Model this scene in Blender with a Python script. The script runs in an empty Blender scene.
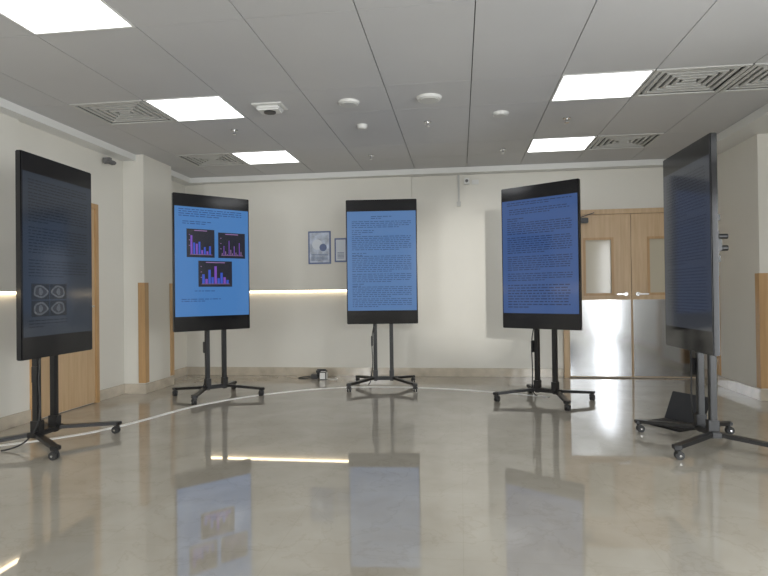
import bpy, bmesh, math, random
from mathutils import Vector, Matrix, Euler
random.seed(4)
sc=bpy.context.scene
sc.view_settings.view_transform='Standard'

# ---------------- materials ----------------
def mat(name,col,rough=.5,metal=0,em=None,es=0,spec=.5,noise=0,nscale=6,bump=0,bscale=200):
    m=bpy.data.materials.new(name); m.use_nodes=True
    nt=m.node_tree; b=nt.nodes['Principled BSDF']
    b.inputs['Base Color'].default_value=(*col,1)
    b.inputs['Roughness'].default_value=rough
    b.inputs['Metallic'].default_value=metal
    b.inputs['Specular IOR Level'].default_value=spec
    if em:
        b.inputs['Emission Color'].default_value=(*em,1); b.inputs['Emission Strength'].default_value=es
    tc=nt.nodes.new('ShaderNodeTexCoord')
    if noise:
        n=nt.nodes.new('ShaderNodeTexNoise'); n.inputs['Scale'].default_value=nscale; n.inputs['Detail'].default_value=5
        nt.links.new(tc.outputs['Object'],n.inputs['Vector'])
        r=nt.nodes.new('ShaderNodeValToRGB')
        r.color_ramp.elements[0].position=.3; r.color_ramp.elements[1].position=.7
        r.color_ramp.elements[0].color=(*[c*(1-noise) for c in col],1)
        r.color_ramp.elements[1].color=(*[min(1,c*(1+noise)) for c in col],1)
        nt.links.new(n.outputs['Fac'],r.inputs['Fac']); nt.links.new(r.outputs['Color'],b.inputs['Base Color'])
    if bump:
        n=nt.nodes.new('ShaderNodeTexNoise'); n.inputs['Scale'].default_value=bscale
        nt.links.new(tc.outputs['Object'],n.inputs['Vector'])
        bp=nt.nodes.new('ShaderNodeBump'); bp.inputs['Strength'].default_value=bump; bp.inputs['Distance'].default_value=.002
        nt.links.new(n.outputs['Fac'],bp.inputs['Height']); nt.links.new(bp.outputs['Normal'],b.inputs['Normal'])
    return m
def wood(name,c1,c2):
    m=bpy.data.materials.new(name); m.use_nodes=True; nt=m.node_tree; b=nt.nodes['Principled BSDF']
    tc=nt.nodes.new('ShaderNodeTexCoord'); mp=nt.nodes.new('ShaderNodeMapping'); mp.inputs['Scale'].default_value=(14,14,.9)
    n=nt.nodes.new('ShaderNodeTexNoise'); n.inputs['Scale'].default_value=2.2; n.inputs['Detail'].default_value=6; n.inputs['Distortion'].default_value=.4
    r=nt.nodes.new('ShaderNodeValToRGB'); r.color_ramp.elements[0].position=.3; r.color_ramp.elements[1].position=.7
    r.color_ramp.elements[0].color=(*c1,1); r.color_ramp.elements[1].color=(*c2,1)
    nt.links.new(tc.outputs['Object'],mp.inputs[0]); nt.links.new(mp.outputs[0],n.inputs['Vector'])
    nt.links.new(n.outputs['Fac'],r.inputs[0]); nt.links.new(r.outputs[0],b.inputs['Base Color'])
    b.inputs['Roughness'].default_value=.4
    return m
M_wall=mat('wall_paint',(.70,.68,.62),.55,noise=.02,nscale=1.5,bump=.08)
M_ceil=mat('ceiling_tile_metal',(.54,.54,.545),.55,noise=.03,nscale=1.2)
M_dark=mat('dark_gap',(.16,.16,.16),.8)
M_white=mat('white_plastic',(.72,.72,.70),.4)
M_corn=mat('cornice_plaster',(.76,.76,.74),.6)
M_wood=wood('oak_veneer',(.50,.34,.19),(.60,.43,.26))
M_guard=wood('corner_guard_oak',(.42,.25,.11),(.52,.33,.16))
M_steel=mat('brushed_steel',(.50,.51,.53),.13,1)
M_black=mat('black_powdercoat',(.012,.012,.013),.35)
M_bezel=mat('gloss_black',(.006,.006,.008),.12)
M_rubber=mat('caster_rubber',(.03,.03,.03),.6)
M_chrome=mat('chrome',(.6,.6,.6),.2,1)
M_vent=mat('vent_aluminium',(.55,.55,.53),.4)
M_base=mat('skirting_marble',(.52,.46,.37),.15,noise=.12,nscale=9)
M_panel=mat('light_diffuser',(.9,.9,.9),.5,em=(.96,.98,1),es=4.5)
M_led=mat('warm_led',(1,.8,.5),.5,em=(1,.82,.56),es=6)
M_cable=mat('white_cable_cover',(.78,.77,.74),.4)
M_glassdark=mat('door_glass',(.52,.47,.36),.1)
M_blackcable=mat('black_cable',(.02,.02,.02),.5)

# floor marble
def floor_mat():
    m=bpy.data.materials.new('polished_marble'); m.use_nodes=True; nt=m.node_tree; b=nt.nodes['Principled BSDF']; L=nt.links
    tc=nt.nodes.new('ShaderNodeTexCoord')
    n1=nt.nodes.new('ShaderNodeTexNoise'); n1.inputs['Scale'].default_value=3.0; n1.inputs['Detail'].default_value=9; n1.inputs['Distortion'].default_value=.5
    r1=nt.nodes.new('ShaderNodeValToRGB'); r1.color_ramp.elements[0].position=.3; r1.color_ramp.elements[1].position=.72
    r1.color_ramp.elements[0].color=(.35,.32,.265,1); r1.color_ramp.elements[1].color=(.41,.385,.33,1)
    n2=nt.nodes.new('ShaderNodeTexNoise'); n2.inputs['Scale'].default_value=2.4; n2.inputs['Detail'].default_value=9; n2.inputs['Roughness'].default_value=.6; n2.inputs['Distortion'].default_value=.3
    r2=nt.nodes.new('ShaderNodeValToRGB'); e=r2.color_ramp.elements; e[0].position=.485; e[0].color=(0,0,0,1); e[1].position=.5; e[1].color=(1,1,1,1)
    e2=e.new(.515); e2.color=(0,0,0,1)
    mx=nt.nodes.new('ShaderNodeMixRGB'); mx.inputs[2].default_value=(.25,.21,.15,1)
    mm=nt.nodes.new('ShaderNodeMath'); mm.operation='MULTIPLY'; mm.inputs[1].default_value=.22
    br=nt.nodes.new('ShaderNodeTexBrick'); br.offset=0; br.inputs['Scale'].default_value=1; br.inputs['Mortar Size'].default_value=.0015
    br.inputs['Brick Width'].default_value=.8; br.inputs['Row Height'].default_value=.8
    br.inputs['Color1'].default_value=(1,1,1,1); br.inputs['Color2'].default_value=(.98,.98,.98,1); br.inputs['Mortar'].default_value=(.92,.91,.89,1)
    m2=nt.nodes.new('ShaderNodeMixRGB'); m2.blend_type='MULTIPLY'; m2.inputs[0].default_value=1
    for n in (n1,n2,br): L.new(tc.outputs['Object'],n.inputs['Vector'])
    L.new(n1.outputs['Fac'],r1.inputs[0]); L.new(n2.outputs['Fac'],r2.inputs[0]); L.new(r2.outputs[0],mm.inputs[0])
    L.new(mm.outputs[0],mx.inputs[0]); L.new(r1.outputs[0],mx.inputs[1]); L.new(mx.outputs[0],m2.inputs[1]); L.new(br.outputs['Color'],m2.inputs[2])
    L.new(m2.outputs[0],b.inputs['Base Color']); b.inputs['Roughness'].default_value=.025; b.inputs['IOR'].default_value=2.25
    return m
M_floor=floor_mat()

# ---------------- mesh helpers ----------------
def finish(bm,name,mats,parent=None,loc=(0,0,0),rot=(0,0,0),smooth=False):
    me=bpy.data.meshes.new(name); bm.to_mesh(me); bm.free()
    for m in (mats if isinstance(mats,list) else [mats]): me.materials.append(m)
    if smooth:
        for p in me.polygons: p.use_smooth=True
    o=bpy.data.objects.new(name,me); sc.collection.objects.link(o); o.location=loc; o.rotation_euler=rot
    if parent: o.parent=parent
    return o
def addbox(bm,lo,hi,mi=0,bev=0):
    r=bmesh.ops.create_cube(bm,size=1)
    vs=r['verts']
    for v in vs:
        v.co=Vector([(lo[i]+hi[i])/2+v.co[i]*(hi[i]-lo[i]) for i in range(3)])
    fs=set(f for v in vs for f in v.link_faces)
    for f in fs: f.material_index=mi
    if bev:
        es=set(e for v in vs for e in v.link_edges)
        bmesh.ops.bevel(bm,geom=list(es),offset=bev,segments=2,affect='EDGES',clamp_overlap=True)
def box(name,lo,hi,m,parent=None,bev=0,**k):
    bm=bmesh.new(); addbox(bm,lo,hi,0,bev); return finish(bm,name,m,parent,**k)
def addbar(bm,p,q,w,h,mi=0):
    p=Vector(p);q=Vector(q);d=q-p;L=d.length
    rot=d.to_track_quat('X','Z').to_matrix().to_4x4()
    r=bmesh.ops.create_cube(bm,size=1,matrix=Matrix.Translation((p+q)/2)@rot@Matrix.Diagonal((L,w,h,1)))
    for v in r['verts']:
        for f in v.link_faces: f.material_index=mi
def addcyl(bm,c,r,h,axis='Z',seg=24,mi=0,r2=None):
    rot={'Z':Matrix.Identity(4),'X':Matrix.Rotation(math.pi/2,4,'Y'),'Y':Matrix.Rotation(math.pi/2,4,'X')}[axis]
    q=bmesh.ops.create_cone(bm,cap_ends=True,segments=seg,radius1=r,radius2=r if r2 is None else r2,depth=h,matrix=Matrix.Translation(c)@rot)
    for v in q['verts']:
        for f in v.link_faces: f.material_index=mi
def empty(name,loc=(0,0,0),rz=0):
    e=bpy.data.objects.new(name,None); e.empty_display_size=.2; sc.collection.objects.link(e); e.location=loc; e.rotation_euler=(0,0,rz); return e
def tube(name,pts,r,m,parent=None):
    cu=bpy.data.curves.new(name,'CURVE'); cu.dimensions='3D'; cu.bevel_depth=r; cu.bevel_resolution=2; cu.resolution_u=8
    s=cu.splines.new('NURBS'); s.points.add(len(pts)-1); s.use_endpoint_u=True; s.order_u=3
    for i,p in enumerate(pts): s.points[i].co=(*p,1)
    cu.materials.append(m)
    o=bpy.data.objects.new(name,cu); sc.collection.objects.link(o)
    if parent:o.parent=parent
    return o

# ---------------- room ----------------
XL,XR,YB,YF,H=-3.78,3.3,7.6,-3.5,2.70
box('floor',(XL-.2,YF-.2,-.1),(XR+.2,YB+.2,0),M_floor)
box('wall_left',(XL-.15,YF-.15,0),(XL,YB+.15,H+.1),M_wall)
box('wall_back',(XL,YB,0),(XR,YB+.15,H+.1),M_wall)
M_alu=mat('window_frame_white',(.7,.7,.7),.4)
# right wall with a full-height glazed opening near the camera
RY0,RY1=.3,2.0
bm=bmesh.new()
addbox(bm,(XR,YF-.15,0),(XR+.15,RY0,H+.1)); addbox(bm,(XR,RY1,0),(XR+.15,YB+.15,H+.1)); addbox(bm,(XR,RY0,2.3),(XR+.15,RY1,H+.1))
finish(bm,'wall_right',M_wall)
bm=bmesh.new()
for p,q in (((XR+.04,RY0,0),(XR+.1,RY0+.05,2.3)),((XR+.04,RY1-.05,0),(XR+.1,RY1,2.3)),((XR+.04,RY0,2.25),(XR+.1,RY1,2.3)),((XR+.04,RY0,0),(XR+.1,RY1,.08))): addbox(bm,p,q)
finish(bm,'window_3',M_alu)
def area(name,loc,rot,sx,sy,e,col):
    l=bpy.data.lights.new(name,'AREA'); l.shape='RECTANGLE'; l.size=sx; l.size_y=sy; l.energy=e; l.color=col
    o=bpy.data.objects.new(name,l); sc.collection.objects.link(o); o.location=loc; o.rotation_euler=rot
area('window_daylight_3',(XR+.16,(RY0+RY1)/2,1.16),(math.radians(90),0,math.radians(90)),1.6,2.1,150,(.95,.98,1))
# wall behind the camera with two windows
wx=[(-3.5,-2.2),(1.5,3.1)]
bm=bmesh.new()
addbox(bm,(XL,YF-.15,0),(XR,YF,.8)); addbox(bm,(XL,YF-.15,2.45),(XR,YF,H+.1))
addbox(bm,(XL,YF-.15,.8),(wx[0][0],YF,2.45)); addbox(bm,(wx[0][1],YF-.15,.8),(wx[1][0],YF,2.45)); addbox(bm,(wx[1][1],YF-.15,.8),(XR,YF,2.45))
finish(bm,'wall_front',M_wall)
for i,(a,b) in enumerate(wx):
    bm=bmesh.new()
    for (p,q) in (((a,YF-.1,.8),(b,YF-.04,.86)),((a,YF-.1,2.39),(b,YF-.04,2.45)),((a,YF-.1,.8),(a+.06,YF-.04,2.45)),((b-.06,YF-.1,.8),(b,YF-.04,2.45)),(((a+b)/2-.03,YF-.1,.8),((a+b)/2+.03,YF-.04,2.45))):
        addbox(bm,p,q)
    finish(bm,'window_%d'%(i+1),M_alu)
    area('window_daylight_%d'%(i+1),((a+b)/2,YF-.16,1.62),(math.radians(90),0,0),b-a-.1,1.55,115,(.95,.98,1))
# columns
def column(name,x0,x1,y0,y1):
    box(name,(x0,y0,0),(x1,y1,H),M_wall)
column('wall_column_left',XL,-3.53,6.1,6.74)
column('wall_column_right',2.92,XR,6.1,7.05)
def guard(n,x,y,sx,sy):
    bm=bmesh.new()
    z0,z1=.12,1.25
    addbox(bm,(min(x,x+sx*.07),min(y,y-sy*.012),z0),(max(x,x+sx*.07),max(y,y-sy*.012),z1))
    addbox(bm,(min(x,x-sx*.012),min(y-sy*.012,y+sy*.07),z0),(max(x,x-sx*.012),max(y-sy*.012,y+sy*.07),z1))
    finish(bm,n,M_guard)
guard('trim_1',-3.53,6.1,-1,1); guard('trim_2',-3.53,6.74,-1,-1)
guard('trim_3',2.92,6.1,1,1); guard('trim_4',2.92,7.05,1,-1)
# baseboards
def bb(n,*bs):
    bm=bmesh.new()
    for lo,hi in bs: addbox(bm,lo,hi,0,.003)
    finish(bm,n,M_base)
t=.015; bh=.11
bb('baseboard_left',((XL,YF,0),(XL+t,4.65,bh)),((XL,5.6,0),(XL+t,6.1,bh)),((XL,6.1-t,0),(-3.53+t,6.1,bh)),((-3.53,6.1,0),(-3.53+t,6.74,bh)),((XL,6.74,0),(XL+t,YB,bh)))
bb('baseboard_back',((XL,YB-t,0),(1.29,YB,bh)),((2.97,YB-t,0),(XR,YB,bh)))
bb('baseboard_right',((XR-t,YF,0),(XR,RY0,bh)),((XR-t,RY1,0),(XR,6.1,bh)),((2.92-t,6.1-t,0),(XR,6.1,bh)),((2.92-t,6.1,0),(2.92,7.05,bh)),((XR-t,7.05,0),(XR,YB,bh)))
bb('baseboard_front',((XL,YF,0),(XR,YF+t,bh)))
# cornices
box('trim_cornice_back',(XL,YB-.16,H-.07),(XR,YB,H),M_corn)
box('trim_cornice_left',(XL,YF,H-.07),(XL+.16,YB-.16,H),M_corn)
box('trim_cornice_right',(2.66,YF,H-.08),(XR,YB-.16,H),M_corn)
# upper wall panels with LED reveal
box('wall_panel_back',(-3.5,YB-.035,1.15),(-.62,YB,H-.07),M_wall)
box('trim_led_back',(-3.5,YB-.030,1.13),(-.62,YB-.002,1.15),M_led)
box('wall_panel_left',(XL,-3,1.15),(XL+.035,4.5,H-.07),M_wall)
box('trim_led_left',(XL+.002,-3,1.13),(XL+.030,4.5,1.15),M_led)

# ---------------- ceiling ----------------
tw=.664; x0=-2.55
xs=[x0+tw*k for k in range(-2,9)]
xs=[XL]+[x for x in xs if XL+.1<x<2.66]+[2.66]
ys=[YF,-2.8,-2.2,-1.0,-.4,.8,1.4,2.6,3.2,4.4,5.0,6.2,6.8,YB]
lightx=[-2.55,x0+5*tw]; 
bm=bmesh.new(); g=.003
slots=[]
for i in range(len(xs)-1):
    for j in range(len(ys)-1):
        a,b,c,d=xs[i],xs[i+1],ys[j],ys[j+1]
        sp=(j%2==1)
        if sp and any(abs(a-lx)<.01 for lx in lightx): slots.append(('L',a,b,c,d,j)); continue
        if sp and j!=7 and (abs(a-(x0-tw))<.01 or abs(a-(x0+6*tw))<.01): slots.append(('V',a,b,c,d,j)); continue
        if j==9 and abs(a-(x0+7*tw))<.01: slots.append(('V',a,b,c,d,j)); continue
        addbox(bm,(a+g,c+g*.7,H),(b-g,d-g*.7,H+.012),0)
addbox(bm,(XL,YF,H+.08),(XR,YB,H+.12),1)
addbox(bm,(2.66,YF,H),(XR,YB,H+.05),0)
finish(bm,'ceiling',[M_ceil,M_dark])
for k,a,b,c,d,j in slots:
    if k=='L':
        e=empty('ceiling_light_panel',((a+b)/2,(c+d)/2,H)); w=(b-a)/2-.004; h=(d-c)/2-.004
        bm=bmesh.new()
        for lo,hi in (((-w,-h,-.004),(w,-h+.015,.03)),((-w,h-.015,-.004),(w,h,.03)),((-w,-h+.015,-.004),(-w+.015,h-.015,.03)),((w-.015,-h+.015,-.004),(w,h-.015,.03))): addbox(bm,lo,hi)
        finish(bm,'frame',M_white,e)
        box('diffuser',(-w+.015,-h+.015,.004),(w-.015,h-.015,.02),M_panel,e)
    else:
        e=empty('air_vent',((a+b)/2,(c+d)/2,H)); w=(b-a)/2-.006; h=(d-c)/2-.006
        bm=bmesh.new()
        for r in range(5):
            ww=w-.0-r*.055; hh=h-r*.055; zt=-.006 if r==0 else .0
            bw=.03 if r==0 else .028
            z1=.004 if r==0 else .018
            addbox(bm,(-ww,-hh,zt),(ww,-hh+bw,z1)); addbox(bm,(-ww,hh-bw,zt),(ww,hh,z1))
            addbox(bm,(-ww,-hh+bw,zt),(-ww+bw,hh-bw,z1)); addbox(bm,(ww-bw,-hh+bw,zt),(ww,hh-bw,z1))
        ww=w-5*.055; hh=h-5*.055
        if hh>0: addbox(bm,(-ww,-max(hh,.01),0),(ww,max(hh,.01),.018))
        finish(bm,'louvres',M_vent,e)
        box('plenum',(-w,-h,.05),(w,h,.07),M_black,e)
# ceiling devices
def disc(name,x,y,r,h=.02):
    e=empty(name,(x,y,H)); bm=bmesh.new()
    addcyl(bm,(0,0,-h/2),r*.9,h,r2=r); addcyl(bm,(0,0,-h-.004),r*.75,.008,mi=1)
    finish(bm,'body',[M_white,M_vent],e)
for x,y,r in ((-.9,4.73,.09),(-.23,4.73,.105),(.38,5.25,.075)): disc('ceiling_speaker',x,y,r)
for x,y in ((-.9,5.4),): disc('smoke_detector',x,y,.05,.035)
e=empty('ceiling_wifi_unit',(-1.58,4.72,H)); bm=bmesh.new(); addbox(bm,(-.13,-.1,-.012),(.13,.1,0),0,.004); addbox(bm,(-.1,-.07,-.05),(.1,.07,-.012),0,.012); addcyl(bm,(0,0,-.055),.05,.012,mi=1)
finish(bm,'body',[M_white,M_black],e)
for x,y in ((-2.15,5.35),(-.28,5.4),(1.0,5.5),(.5,6.6),(-1.0,6.6)):
    e=empty('fire_sprinkler',(x,y,H)); bm=bmesh.new(); addcyl(bm,(0,0,-.004),.035,.008); addcyl(bm,(0,0,-.025),.01,.04); addcyl(bm,(0,0,-.045),.022,.004); finish(bm,'head',M_chrome,e)

# ---------------- doors ----------------
e=empty('door_1',(2.13,YB,0))
W=.77; HD=2.06
bm=bmesh.new()
addbox(bm,(-W-.06,-.05,0),(-W,0,HD+.06)); addbox(bm,(W,-.05,0),(W+.06,0,HD+.06)); addbox(bm,(-W,-.05,HD),(W,0,HD+.06))
finish(bm,'frame',M_wood,e)
for s,nm in ((-1,'leaf_1'),(1,'leaf_2')):
    bm=bmesh.new()
    a,b=(-W+.003,-.003) if s<0 else (.003,W-.003)
    cx=(a+b)/2-.0
    w0,w1=cx-.19,cx+.17; z0,z1=1.04,1.76
    addbox(bm,(a,-.035,.01),(b,-.002,z0)); addbox(bm,(a,-.035,z1),(b,-.002,HD-.003)); addbox(bm,(a,-.035,z0),(w0,-.002,z1)); addbox(bm,(w1,-.035,z0),(b,-.002,z1))
    finish(bm,nm,M_wood,e)
    box(nm+'_glass',(w0,-.018,z0),(w1,-.01,z1),M_glassdark,e)
    bm=bmesh.new()
    f=.025
    addbox(bm,(w0-.005,-.042,z0-.005),(w1+.005,-.03,z0+f)); addbox(bm,(w0-.005,-.042,z1-f),(w1+.005,-.03,z1+.005)); addbox(bm,(w0-.005,-.042,z0+f),(w0+f,-.03,z1-f)); addbox(bm,(w1-f,-.042,z0+f),(w1+.005,-.03,z1-f))
    finish(bm,nm+'_window_bead',M_guard,e)
    box(nm+'_kick_plate',(a+.01,-.039,.02),(b-.01,-.0352,.98),M_steel,e)
    bm=bmesh.new(); hx=-.07*1 if s<0 else .07
    addcyl(bm,(hx,-.045,1.05),.025,.012,'Y'); addcyl(bm,(hx,-.065,1.05),.009,.05,'Y'); addbar(bm,(hx,-.088,1.05),(hx+s*.12,-.088,1.05),.016,.018)
    finish(bm,nm+'_handle',M_chrome,e)
    bm=bmesh.new(); addbox(bm,(s*.62-.12,-.095,HD-.11),(s*.62+.1,-.036,HD-.045),0,.006); addbar(bm,(s*.62,-.08,HD-.04),(s*.45,-.09,HD+.015),.02,.01)
    finish(bm,nm+'_closer',M_black if s<0 else M_chrome,e)
e=empty('door_2',(XL,5.12,0))
bm=bmesh.new(); addbox(bm,(0,-.47,0),(.04,-.42,2.06)); addbox(bm,(0,.42,0),(.04,.47,2.06)); addbox(bm,(0,-.42,2.01),(.04,.42,2.06)); finish(bm,'frame',M_guard,e)
box('leaf',(0,-.417,.01),(.025,.417,2.007),M_wood,e)
bm=bmesh.new(); addcyl(bm,(.03,.34,1.0),.025,.012,'X'); addcyl(bm,(.05,.34,1.0),.009,.045,'X'); addbar(bm,(.07,.34,1.0),(.07,.22,1.0),.016,.018); finish(bm,'handle',M_chrome,e)

# ---------------- posters & wall bits ----------------
M_paper=mat('poster_paper',(.45,.50,.60),.4,noise=.35,nscale=14); M_pf=mat('poster_frame',(.10,.14,.28),.4); M_pw=mat('poster_white',(.62,.66,.72),.4)
def poster(x,z,w,h,dark):
    e=empty('wall_poster',(x,YB-.035,z)); bm=bmesh.new()
    addbox(bm,(-w/2,-.012,-h/2),(w/2,0,h/2),0,.002); addbox(bm,(-w/2+.02,-.014,-h/2+.02),(w/2-.02,-.0121,h/2-.02),1)
    if dark:
        addcyl(bm,(-.03,-.0145,.04),.07,.002,'Y',mi=2); addcyl(bm,(.05,-.0146,.0),.05,.002,'Y',mi=0)
    for k in range(5): addbox(bm,(-w/2+.04,-.0148,-h/2+.05+k*.018),(w/2-.04,-.0141,-h/2+.057+k*.018),0)
    finish(bm,'sheet',[M_pf,M_paper if dark else M_pw,M_pw],e)
poster(-1.86,1.72,.31,.44,True); poster(-1.57,1.68,.17,.32,False)
for x,z0,z1 in ((.0,2.28,2.6),):
    e=empty('cable_conduit',(x,YB,0)); M_grey=mat('grey_plastic',(.5,.5,.48),.5); box('pipe',(-.012,-.02,z0),(.012,0,z1+.03),M_grey,e); box('end_box',(-.025,-.03,z0-.06),(.025,0,z0),M_grey,e)
e=empty('cctv_sensor',(.12,YB-.001,2.5)); bm=bmesh.new(); addbox(bm,(-.05,-.06,0),(.02,0,.08),0,.008); addcyl(bm,(-.015,-.065,.04),.02,.012,'Y',mi=1); addbox(bm,(.05,-.02,.0),(.14,0,.06),0,.004); finish(bm,'body',[M_white,M_dark],e)
e=empty('emergency_lamp',(XL+.1,5.75,H-.15)); bm=bmesh.new(); addbox(bm,(-.1,-.02,-.02),(-.02,.02,.04)); addbox(bm,(-.06,-.08,-.025),(.0,.08,.015),0,.01); finish(bm,'body',M_dark,e)

# ---------------- floor bits ----------------
pts=[(-3.75,3.6),(-3.45,3.85),(-3.14,4.1),(-2.9,4.4),(-2.75,4.95),(-2.66,5.4),(-2.35,5.95),(-1.82,6.43),(-1.29,6.72),(-.46,6.72),(.43,6.43),(.9,6.15)]
cu=bpy.data.curves.new('floor_cable_cover','CURVE'); cu.dimensions='3D'
s=cu.splines.new('NURBS'); s.points.add(len(pts)-1); s.use_endpoint_u=True; s.order_u=4
for i,p in enumerate(pts): s.points[i].co=(p[0],p[1],.003,1)
cu.bevel_mode='ROUND'; cu.bevel_depth=.028; cu.bevel_resolution=2
cu.materials.append(M_cable)
o=bpy.data.objects.new('floor_cable_cover',cu); sc.collection.objects.link(o); o.scale=(1,1,.25)
e=empty('power_adapter_pile',(-1.83,7.33,0)); bm=bmesh.new()
addbox(bm,(-.10,-.06,0),(.0,.03,.06),0,.01); addbox(bm,(-.04,-.02,.06),(.10,.06,.12),0,.015); addbox(bm,(.03,-.12,0),(.12,-.02,.1),1,.01); addbox(bm,(-.02,.02,0),(.10,.1,.06),0,.012)
finish(bm,'adapters',[M_black,M_white],e)
tube('lead',[(-.1,-.03,.01),(-.22,-.1,.006),(-.3,.02,.006),(-.2,.12,.006),(-.05,.1,.02)],.006,M_blackcable,e)
tube('lead_white',[(.1,-.06,.01),(.2,-.12,.006),(.28,-.05,.006),(.2,.05,.006)],.005,M_cable,e)

# ---------------- display stands ----------------
def kiosk(x,y,ang,Wd,em,ink,kind,rough=.1,dz=0,bx=0,spec=.5):
    e=empty('tv_display_stand',(x,y,0),math.radians(ang))
    zb,zt=.715+dz,2.15+dz; w=Wd/2
    bm=bmesh.new(); addbox(bm,(-w,.0,zb),(w,.045,zt),0,.006); addbox(bm,(-w+.08,.045,zb+.12),(w-.08,.07,zt-.12),0,.006); finish(bm,'tv_housing',M_bezel,e)
    mp=mat('screen_image_'+kind,(.01,.01,.012),rough,em=em,es=1,spec=spec)
    b0,b1,b2=.013,zb+.155,zt-.135
    box('screen',(-w+b0,-.0015,b1),(w-b0,.0,b2),mp,e)
    sw,sh=2*(w-b0),b2-b1
    cols=[mat('screen_ink_'+kind,(.01,.01,.012),rough,em=ink,es=1,spec=spec)]
    def R(bm,u0,v0,u1,v1,mi,dy=-.002):
        xx0,xx1=-w+b0+u0*sw,-w+b0+u1*sw; z1,z0=b2-v0*sh,b2-v1*sh
        vs=[bm.verts.new(p) for p in ((xx0,dy,z0),(xx1,dy,z0),(xx1,dy,z1),(xx0,dy,z1))]
        f=bm.faces.new(vs); f.material_index=mi
    bm=bmesh.new()
    def para(v0,v1,u0=.07,u1=.93,pitch=.019,short=True):
        v=v0
        while v<v1:
            u=u0; end=u1
            if short and v+pitch>=v1: end=u0+(u1-u0)*random.uniform(.3,.8)
            while u<end-.02:
                l=min(random.uniform(.02,.085),end-u)
                R(bm,u,v,u+l,v+pitch*.36,0); u+=l+.014
            v+=pitch
    if kind=='text_a':
        para(.05,.075,.35,.65); para(.10,.16); para(.19,.23,.07,.4); para(.25,.40); para(.42,.44,.07,.3); para(.45,.62); para(.63,.72); para(.73,.75,.07,.25); para(.76,.86); para(.88,.96)
    if kind=='text_b':
        para(.02,.05); para(.08,.13,.1,.9); para(.16,.18,.07,.3); para(.20,.30); para(.33,.47); para(.5,.62); para(.65,.72); para(.75,.95,.07,.9,.024)
    if kind=='text_c':
        para(.04,.10); para(.12,.30); para(.33,.50); para(.53,.64); para(.9,.95,.07,.6)
        cols+= [mat('scan_grey',(.02,.02,.02),.2,em=(.055,.06,.066),es=1,noise=.6,nscale=30),mat('scan_black',(.01,.01,.01),.2,em=(.006,.008,.011),es=1),mat('scan_core',(.01,.01,.01),.2,em=(.02,.022,.026),es=1)]
        for (cu_,cv) in ((.22,.725),(.47,.725),(.22,.83),(.47,.83)):
            R(bm,cu_-.12,cv-.049,cu_+.12,cv+.049,2,-.0022)
            xx=-w+b0+cu_*sw; zz=b2-cv*sh
            for k,(ra,rb,mi,dd) in enumerate(((.075,.045,1,-.0026),(.058,.032,3,-.003),(.022,.026,1,-.0034))):
                vs=[bm.verts.new((xx+ra*math.cos(t_)*(1+.12*math.sin(3*t_+cu_*9)),dd,zz+rb*math.sin(t_)*(1+.08*math.cos(2*t_+cv*20)))) for t_ in [k2*math.tau/28 for k2 in range(28)]]
                f=bm.faces.new(vs); f.material_index=mi
    if kind=='text_d':
        para(.05,.30); para(.33,.6); para(.63,.9)
    if kind=='chart':
        cols+=[mat('chart_black',(.01,.01,.01),.2,em=(.008,.009,.02),es=1),mat('chart_violet',(.02,.01,.03),.2,em=(.15,.06,.38),es=1),mat('chart_blue',(.01,.01,.03),.2,em=(.03,.07,.42),es=1),mat('chart_pink',(.03,.01,.03),.2,em=(.22,.13,.28),es=1)]
        para(.02,.10,.05,.9,.02); para(.13,.15,.1,.5)
        def chart(u0,v0,u1,v1,vals,ci,f_=.72):
            R(bm,u0,v0,u1,v1,1,-.0022)
            n=len(vals); a=u0+.05; bw=(u1-u0-.09)/n
            for i,h in enumerate(vals):
                c=ci[i%len(ci)]
                R(bm,a+i*bw,v1-.03-h*(v1-v0-.07),a+(i+f_)*bw,v1-.03,c,-.0027)
            R(bm,a-.01,v1-.028,u1-.03,v1-.024,4,-.0027); R(bm,u0+.1,v0+.01,u1-.1,v0+.018,4,-.0027)
            for g_ in range(3): R(bm,u0+.03,v0+.05+g_*.05,u0+.045,v0+.056+g_*.05,4,-.0027)
        chart(.15,.20,.52,.46,[.9,.55,.5,.6,.2,.35,.15,.4],[2,3]); chart(.57,.22,.95,.46,[.1,.5,.2,.05,.8,.3,.1,.5,.15,.05,.7,.2],[4,2,4],.4)
        chart(.30,.49,.76,.73,[.5,.25,.75,.35,.95,.3,.6,.35,.2],[3,2,3],.8)
        para(.765,.78,.25,.7,.018); para(.84,.87,.08,.6,.018)
    finish(bm,'screen_text',cols,e)
    # posts
    bm=bmesh.new()
    for sx in (bx-.095,bx+.095):
        addbox(bm,(sx-.022,.10,.075),(sx+.022,.145,1.72),0,.004)
    addbox(bm,(bx-.12,.10,.95),(bx+.12,.14,.99)); addbox(bm,(bx-.12,.10,1.66),(bx+.12,.14,1.70))
    finish(bm,'posts',M_black,e)
    bm=bmesh.new()
    for z in (1.28,1.55): addbox(bm,(-.3,.085,z),(.3,.10,z+.04))
    for sx in (-.25,.25): addbox(bm,(sx-.02,.0705,1.05),(sx+.02,.085,1.75))
    addbox(bm,(-.15,.146,1.36),(.15,.18,1.44),0,.004)
    for sx in (-.12,.12): addcyl(bm,(sx,.195,1.38),.02,.06,'Y'); addcyl(bm,(sx,.195,1.46),.018,.06,'Y')
    addbox(bm,(-.13,.145,1.34),(.13,.17,1.5))
    finish(bm,'vesa_bracket',M_black,e)
    # base
    bm=bmesh.new()
    addbox(bm,(bx-.16,.09,.085),(bx+.16,.155,.125),0,.005)
    feet=((-.37,-.22),(.37,-.22),(-.34,.42),(.34,.42))
    for fx,fy in feet:
        s_=1 if fx>0 else -1
        fx+=bx
        addbar(bm,(bx+s_*.11,.122,.108),(fx,fy,.082),.045,.026)
        addbox(bm,(fx-.026,fy-.026,.066),(fx+.026,fy+.026,.094),0,.004)
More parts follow.
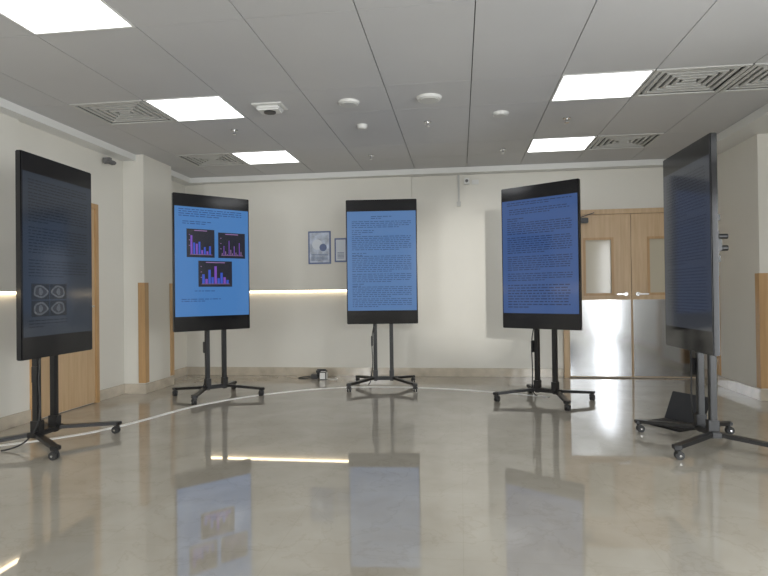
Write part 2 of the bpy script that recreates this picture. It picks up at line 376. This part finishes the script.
    for sx in (bx-.095,bx+.095):
        addbar(bm,(sx,.12,.12),(sx,.12,.2),.07,.052)
    finish(bm,'base_frame',M_black,e)
    bm=bmesh.new()
    for fx,fy in feet:
        fx+=bx
        addcyl(bm,(fx,fy,.062),.012,.02)
        for k in (-.013,.013): addcyl(bm,(fx+k,fy+.012,.028),.028,.014,'X',mi=0)
        addbox(bm,(fx-.026,fy-.008,.034),(fx+.026,fy+.02,.06),0,.004)
        addcyl(bm,(fx,fy+.012,.028),.008,.056,'X',mi=1)
    finish(bm,'casters',[M_rubber,M_chrome],e)
    tube('power_lead',[(bx-.05,.08,.9),(bx-.12,.07,.7),(bx-.135,.08,.5),(bx-.12,.07,.3),(bx-.14,.09,.14),(bx-.17,.2,.02),(bx-.2,.32,.006)],.006,M_blackcable,e)
    box('power_brick',(bx-.142,.08,.48),(bx-.122,.13,.60),M_black,e,.004)
    return e
kiosk(-2.955,3.95,91.5,.79,(.020,.027,.038),(.007,.010,.015),'text_c',.12,dz=-.045)
kiosk(-2.61,5.87,46.4,.84,(.055,.175,.42),(.015,.05,.16),'chart',dz=.01,bx=.07)
kiosk(-.89,6.585,4,.82,(.075,.165,.35),(.025,.06,.15),'text_a',.08,dz=.03)
kiosk(.777,5.855,-34.3,.83,(.034,.078,.215),(.009,.022,.065),'text_b',dz=.01)
kiosk(1.59,4.335,-88.4,.80,(.030,.034,.042),(.018,.020,.026),'text_d',.12,dz=-.045)

# laptop on the floor
e=empty('laptop',(1.68,4.93,0),math.radians(-60))
box('keyboard_base',(-.18,-.13,0),(.18,.12,.02),M_black,e,.005)
o=box('lid',(-.18,-.006,0),(.18,.006,.24),M_black,e,.004); o.location=(0,.125,.018); o.rotation_euler=(math.radians(-25),0,0)
bm=bmesh.new()
for r in range(5):
    for c in range(12): addbox(bm,(-.16+c*.027,-.04+r*.027,.02),(-.16+c*.027+.022,-.04+r*.027+.022,.022))
addbox(bm,(-.05,-.115,.02),(.05,-.055,.0208)); finish(bm,'keys',M_rubber,e)

# ---------------- lights ----------------
def spot(name,loc,tgt,energy,size,col,blend=.6,rad=.3):
    l=bpy.data.lights.new(name,'SPOT'); l.energy=energy; l.spot_size=math.radians(size); l.spot_blend=blend; l.color=col; l.shadow_soft_size=rad
    o=bpy.data.objects.new(name,l); sc.collection.objects.link(o); o.location=loc
    o.rotation_euler=(Vector(tgt)-Vector(loc)).to_track_quat('-Z','Y').to_euler()
spot('wall_patch_spot',(1.1,-3.3,2.1),(.1,7.6,1.3),1900,13,(1,.98,.93),1,.08)  # added spot behind the camera, makes the bright patch on the back wall
w=bpy.data.worlds.new('world'); sc.world=w; w.use_nodes=True
w.node_tree.nodes['Background'].inputs[0].default_value=(.75,.85,1,1); w.node_tree.nodes['Background'].inputs[1].default_value=.6

# ---------------- camera ----------------
cam=bpy.data.cameras.new('camera'); co=bpy.data.objects.new('camera',cam); sc.collection.objects.link(co)
cam.sensor_width=36; cam.lens=577/768*36; cam.clip_start=.05
R_=Matrix.Rotation(math.radians(7.5),4,'Z')@Matrix.Rotation(math.radians(90.5),4,'X')@Matrix.Rotation(math.radians(-.7),4,'Z')
co.matrix_world=Matrix.Translation((0,0,1.1))@R_
sc.camera=co
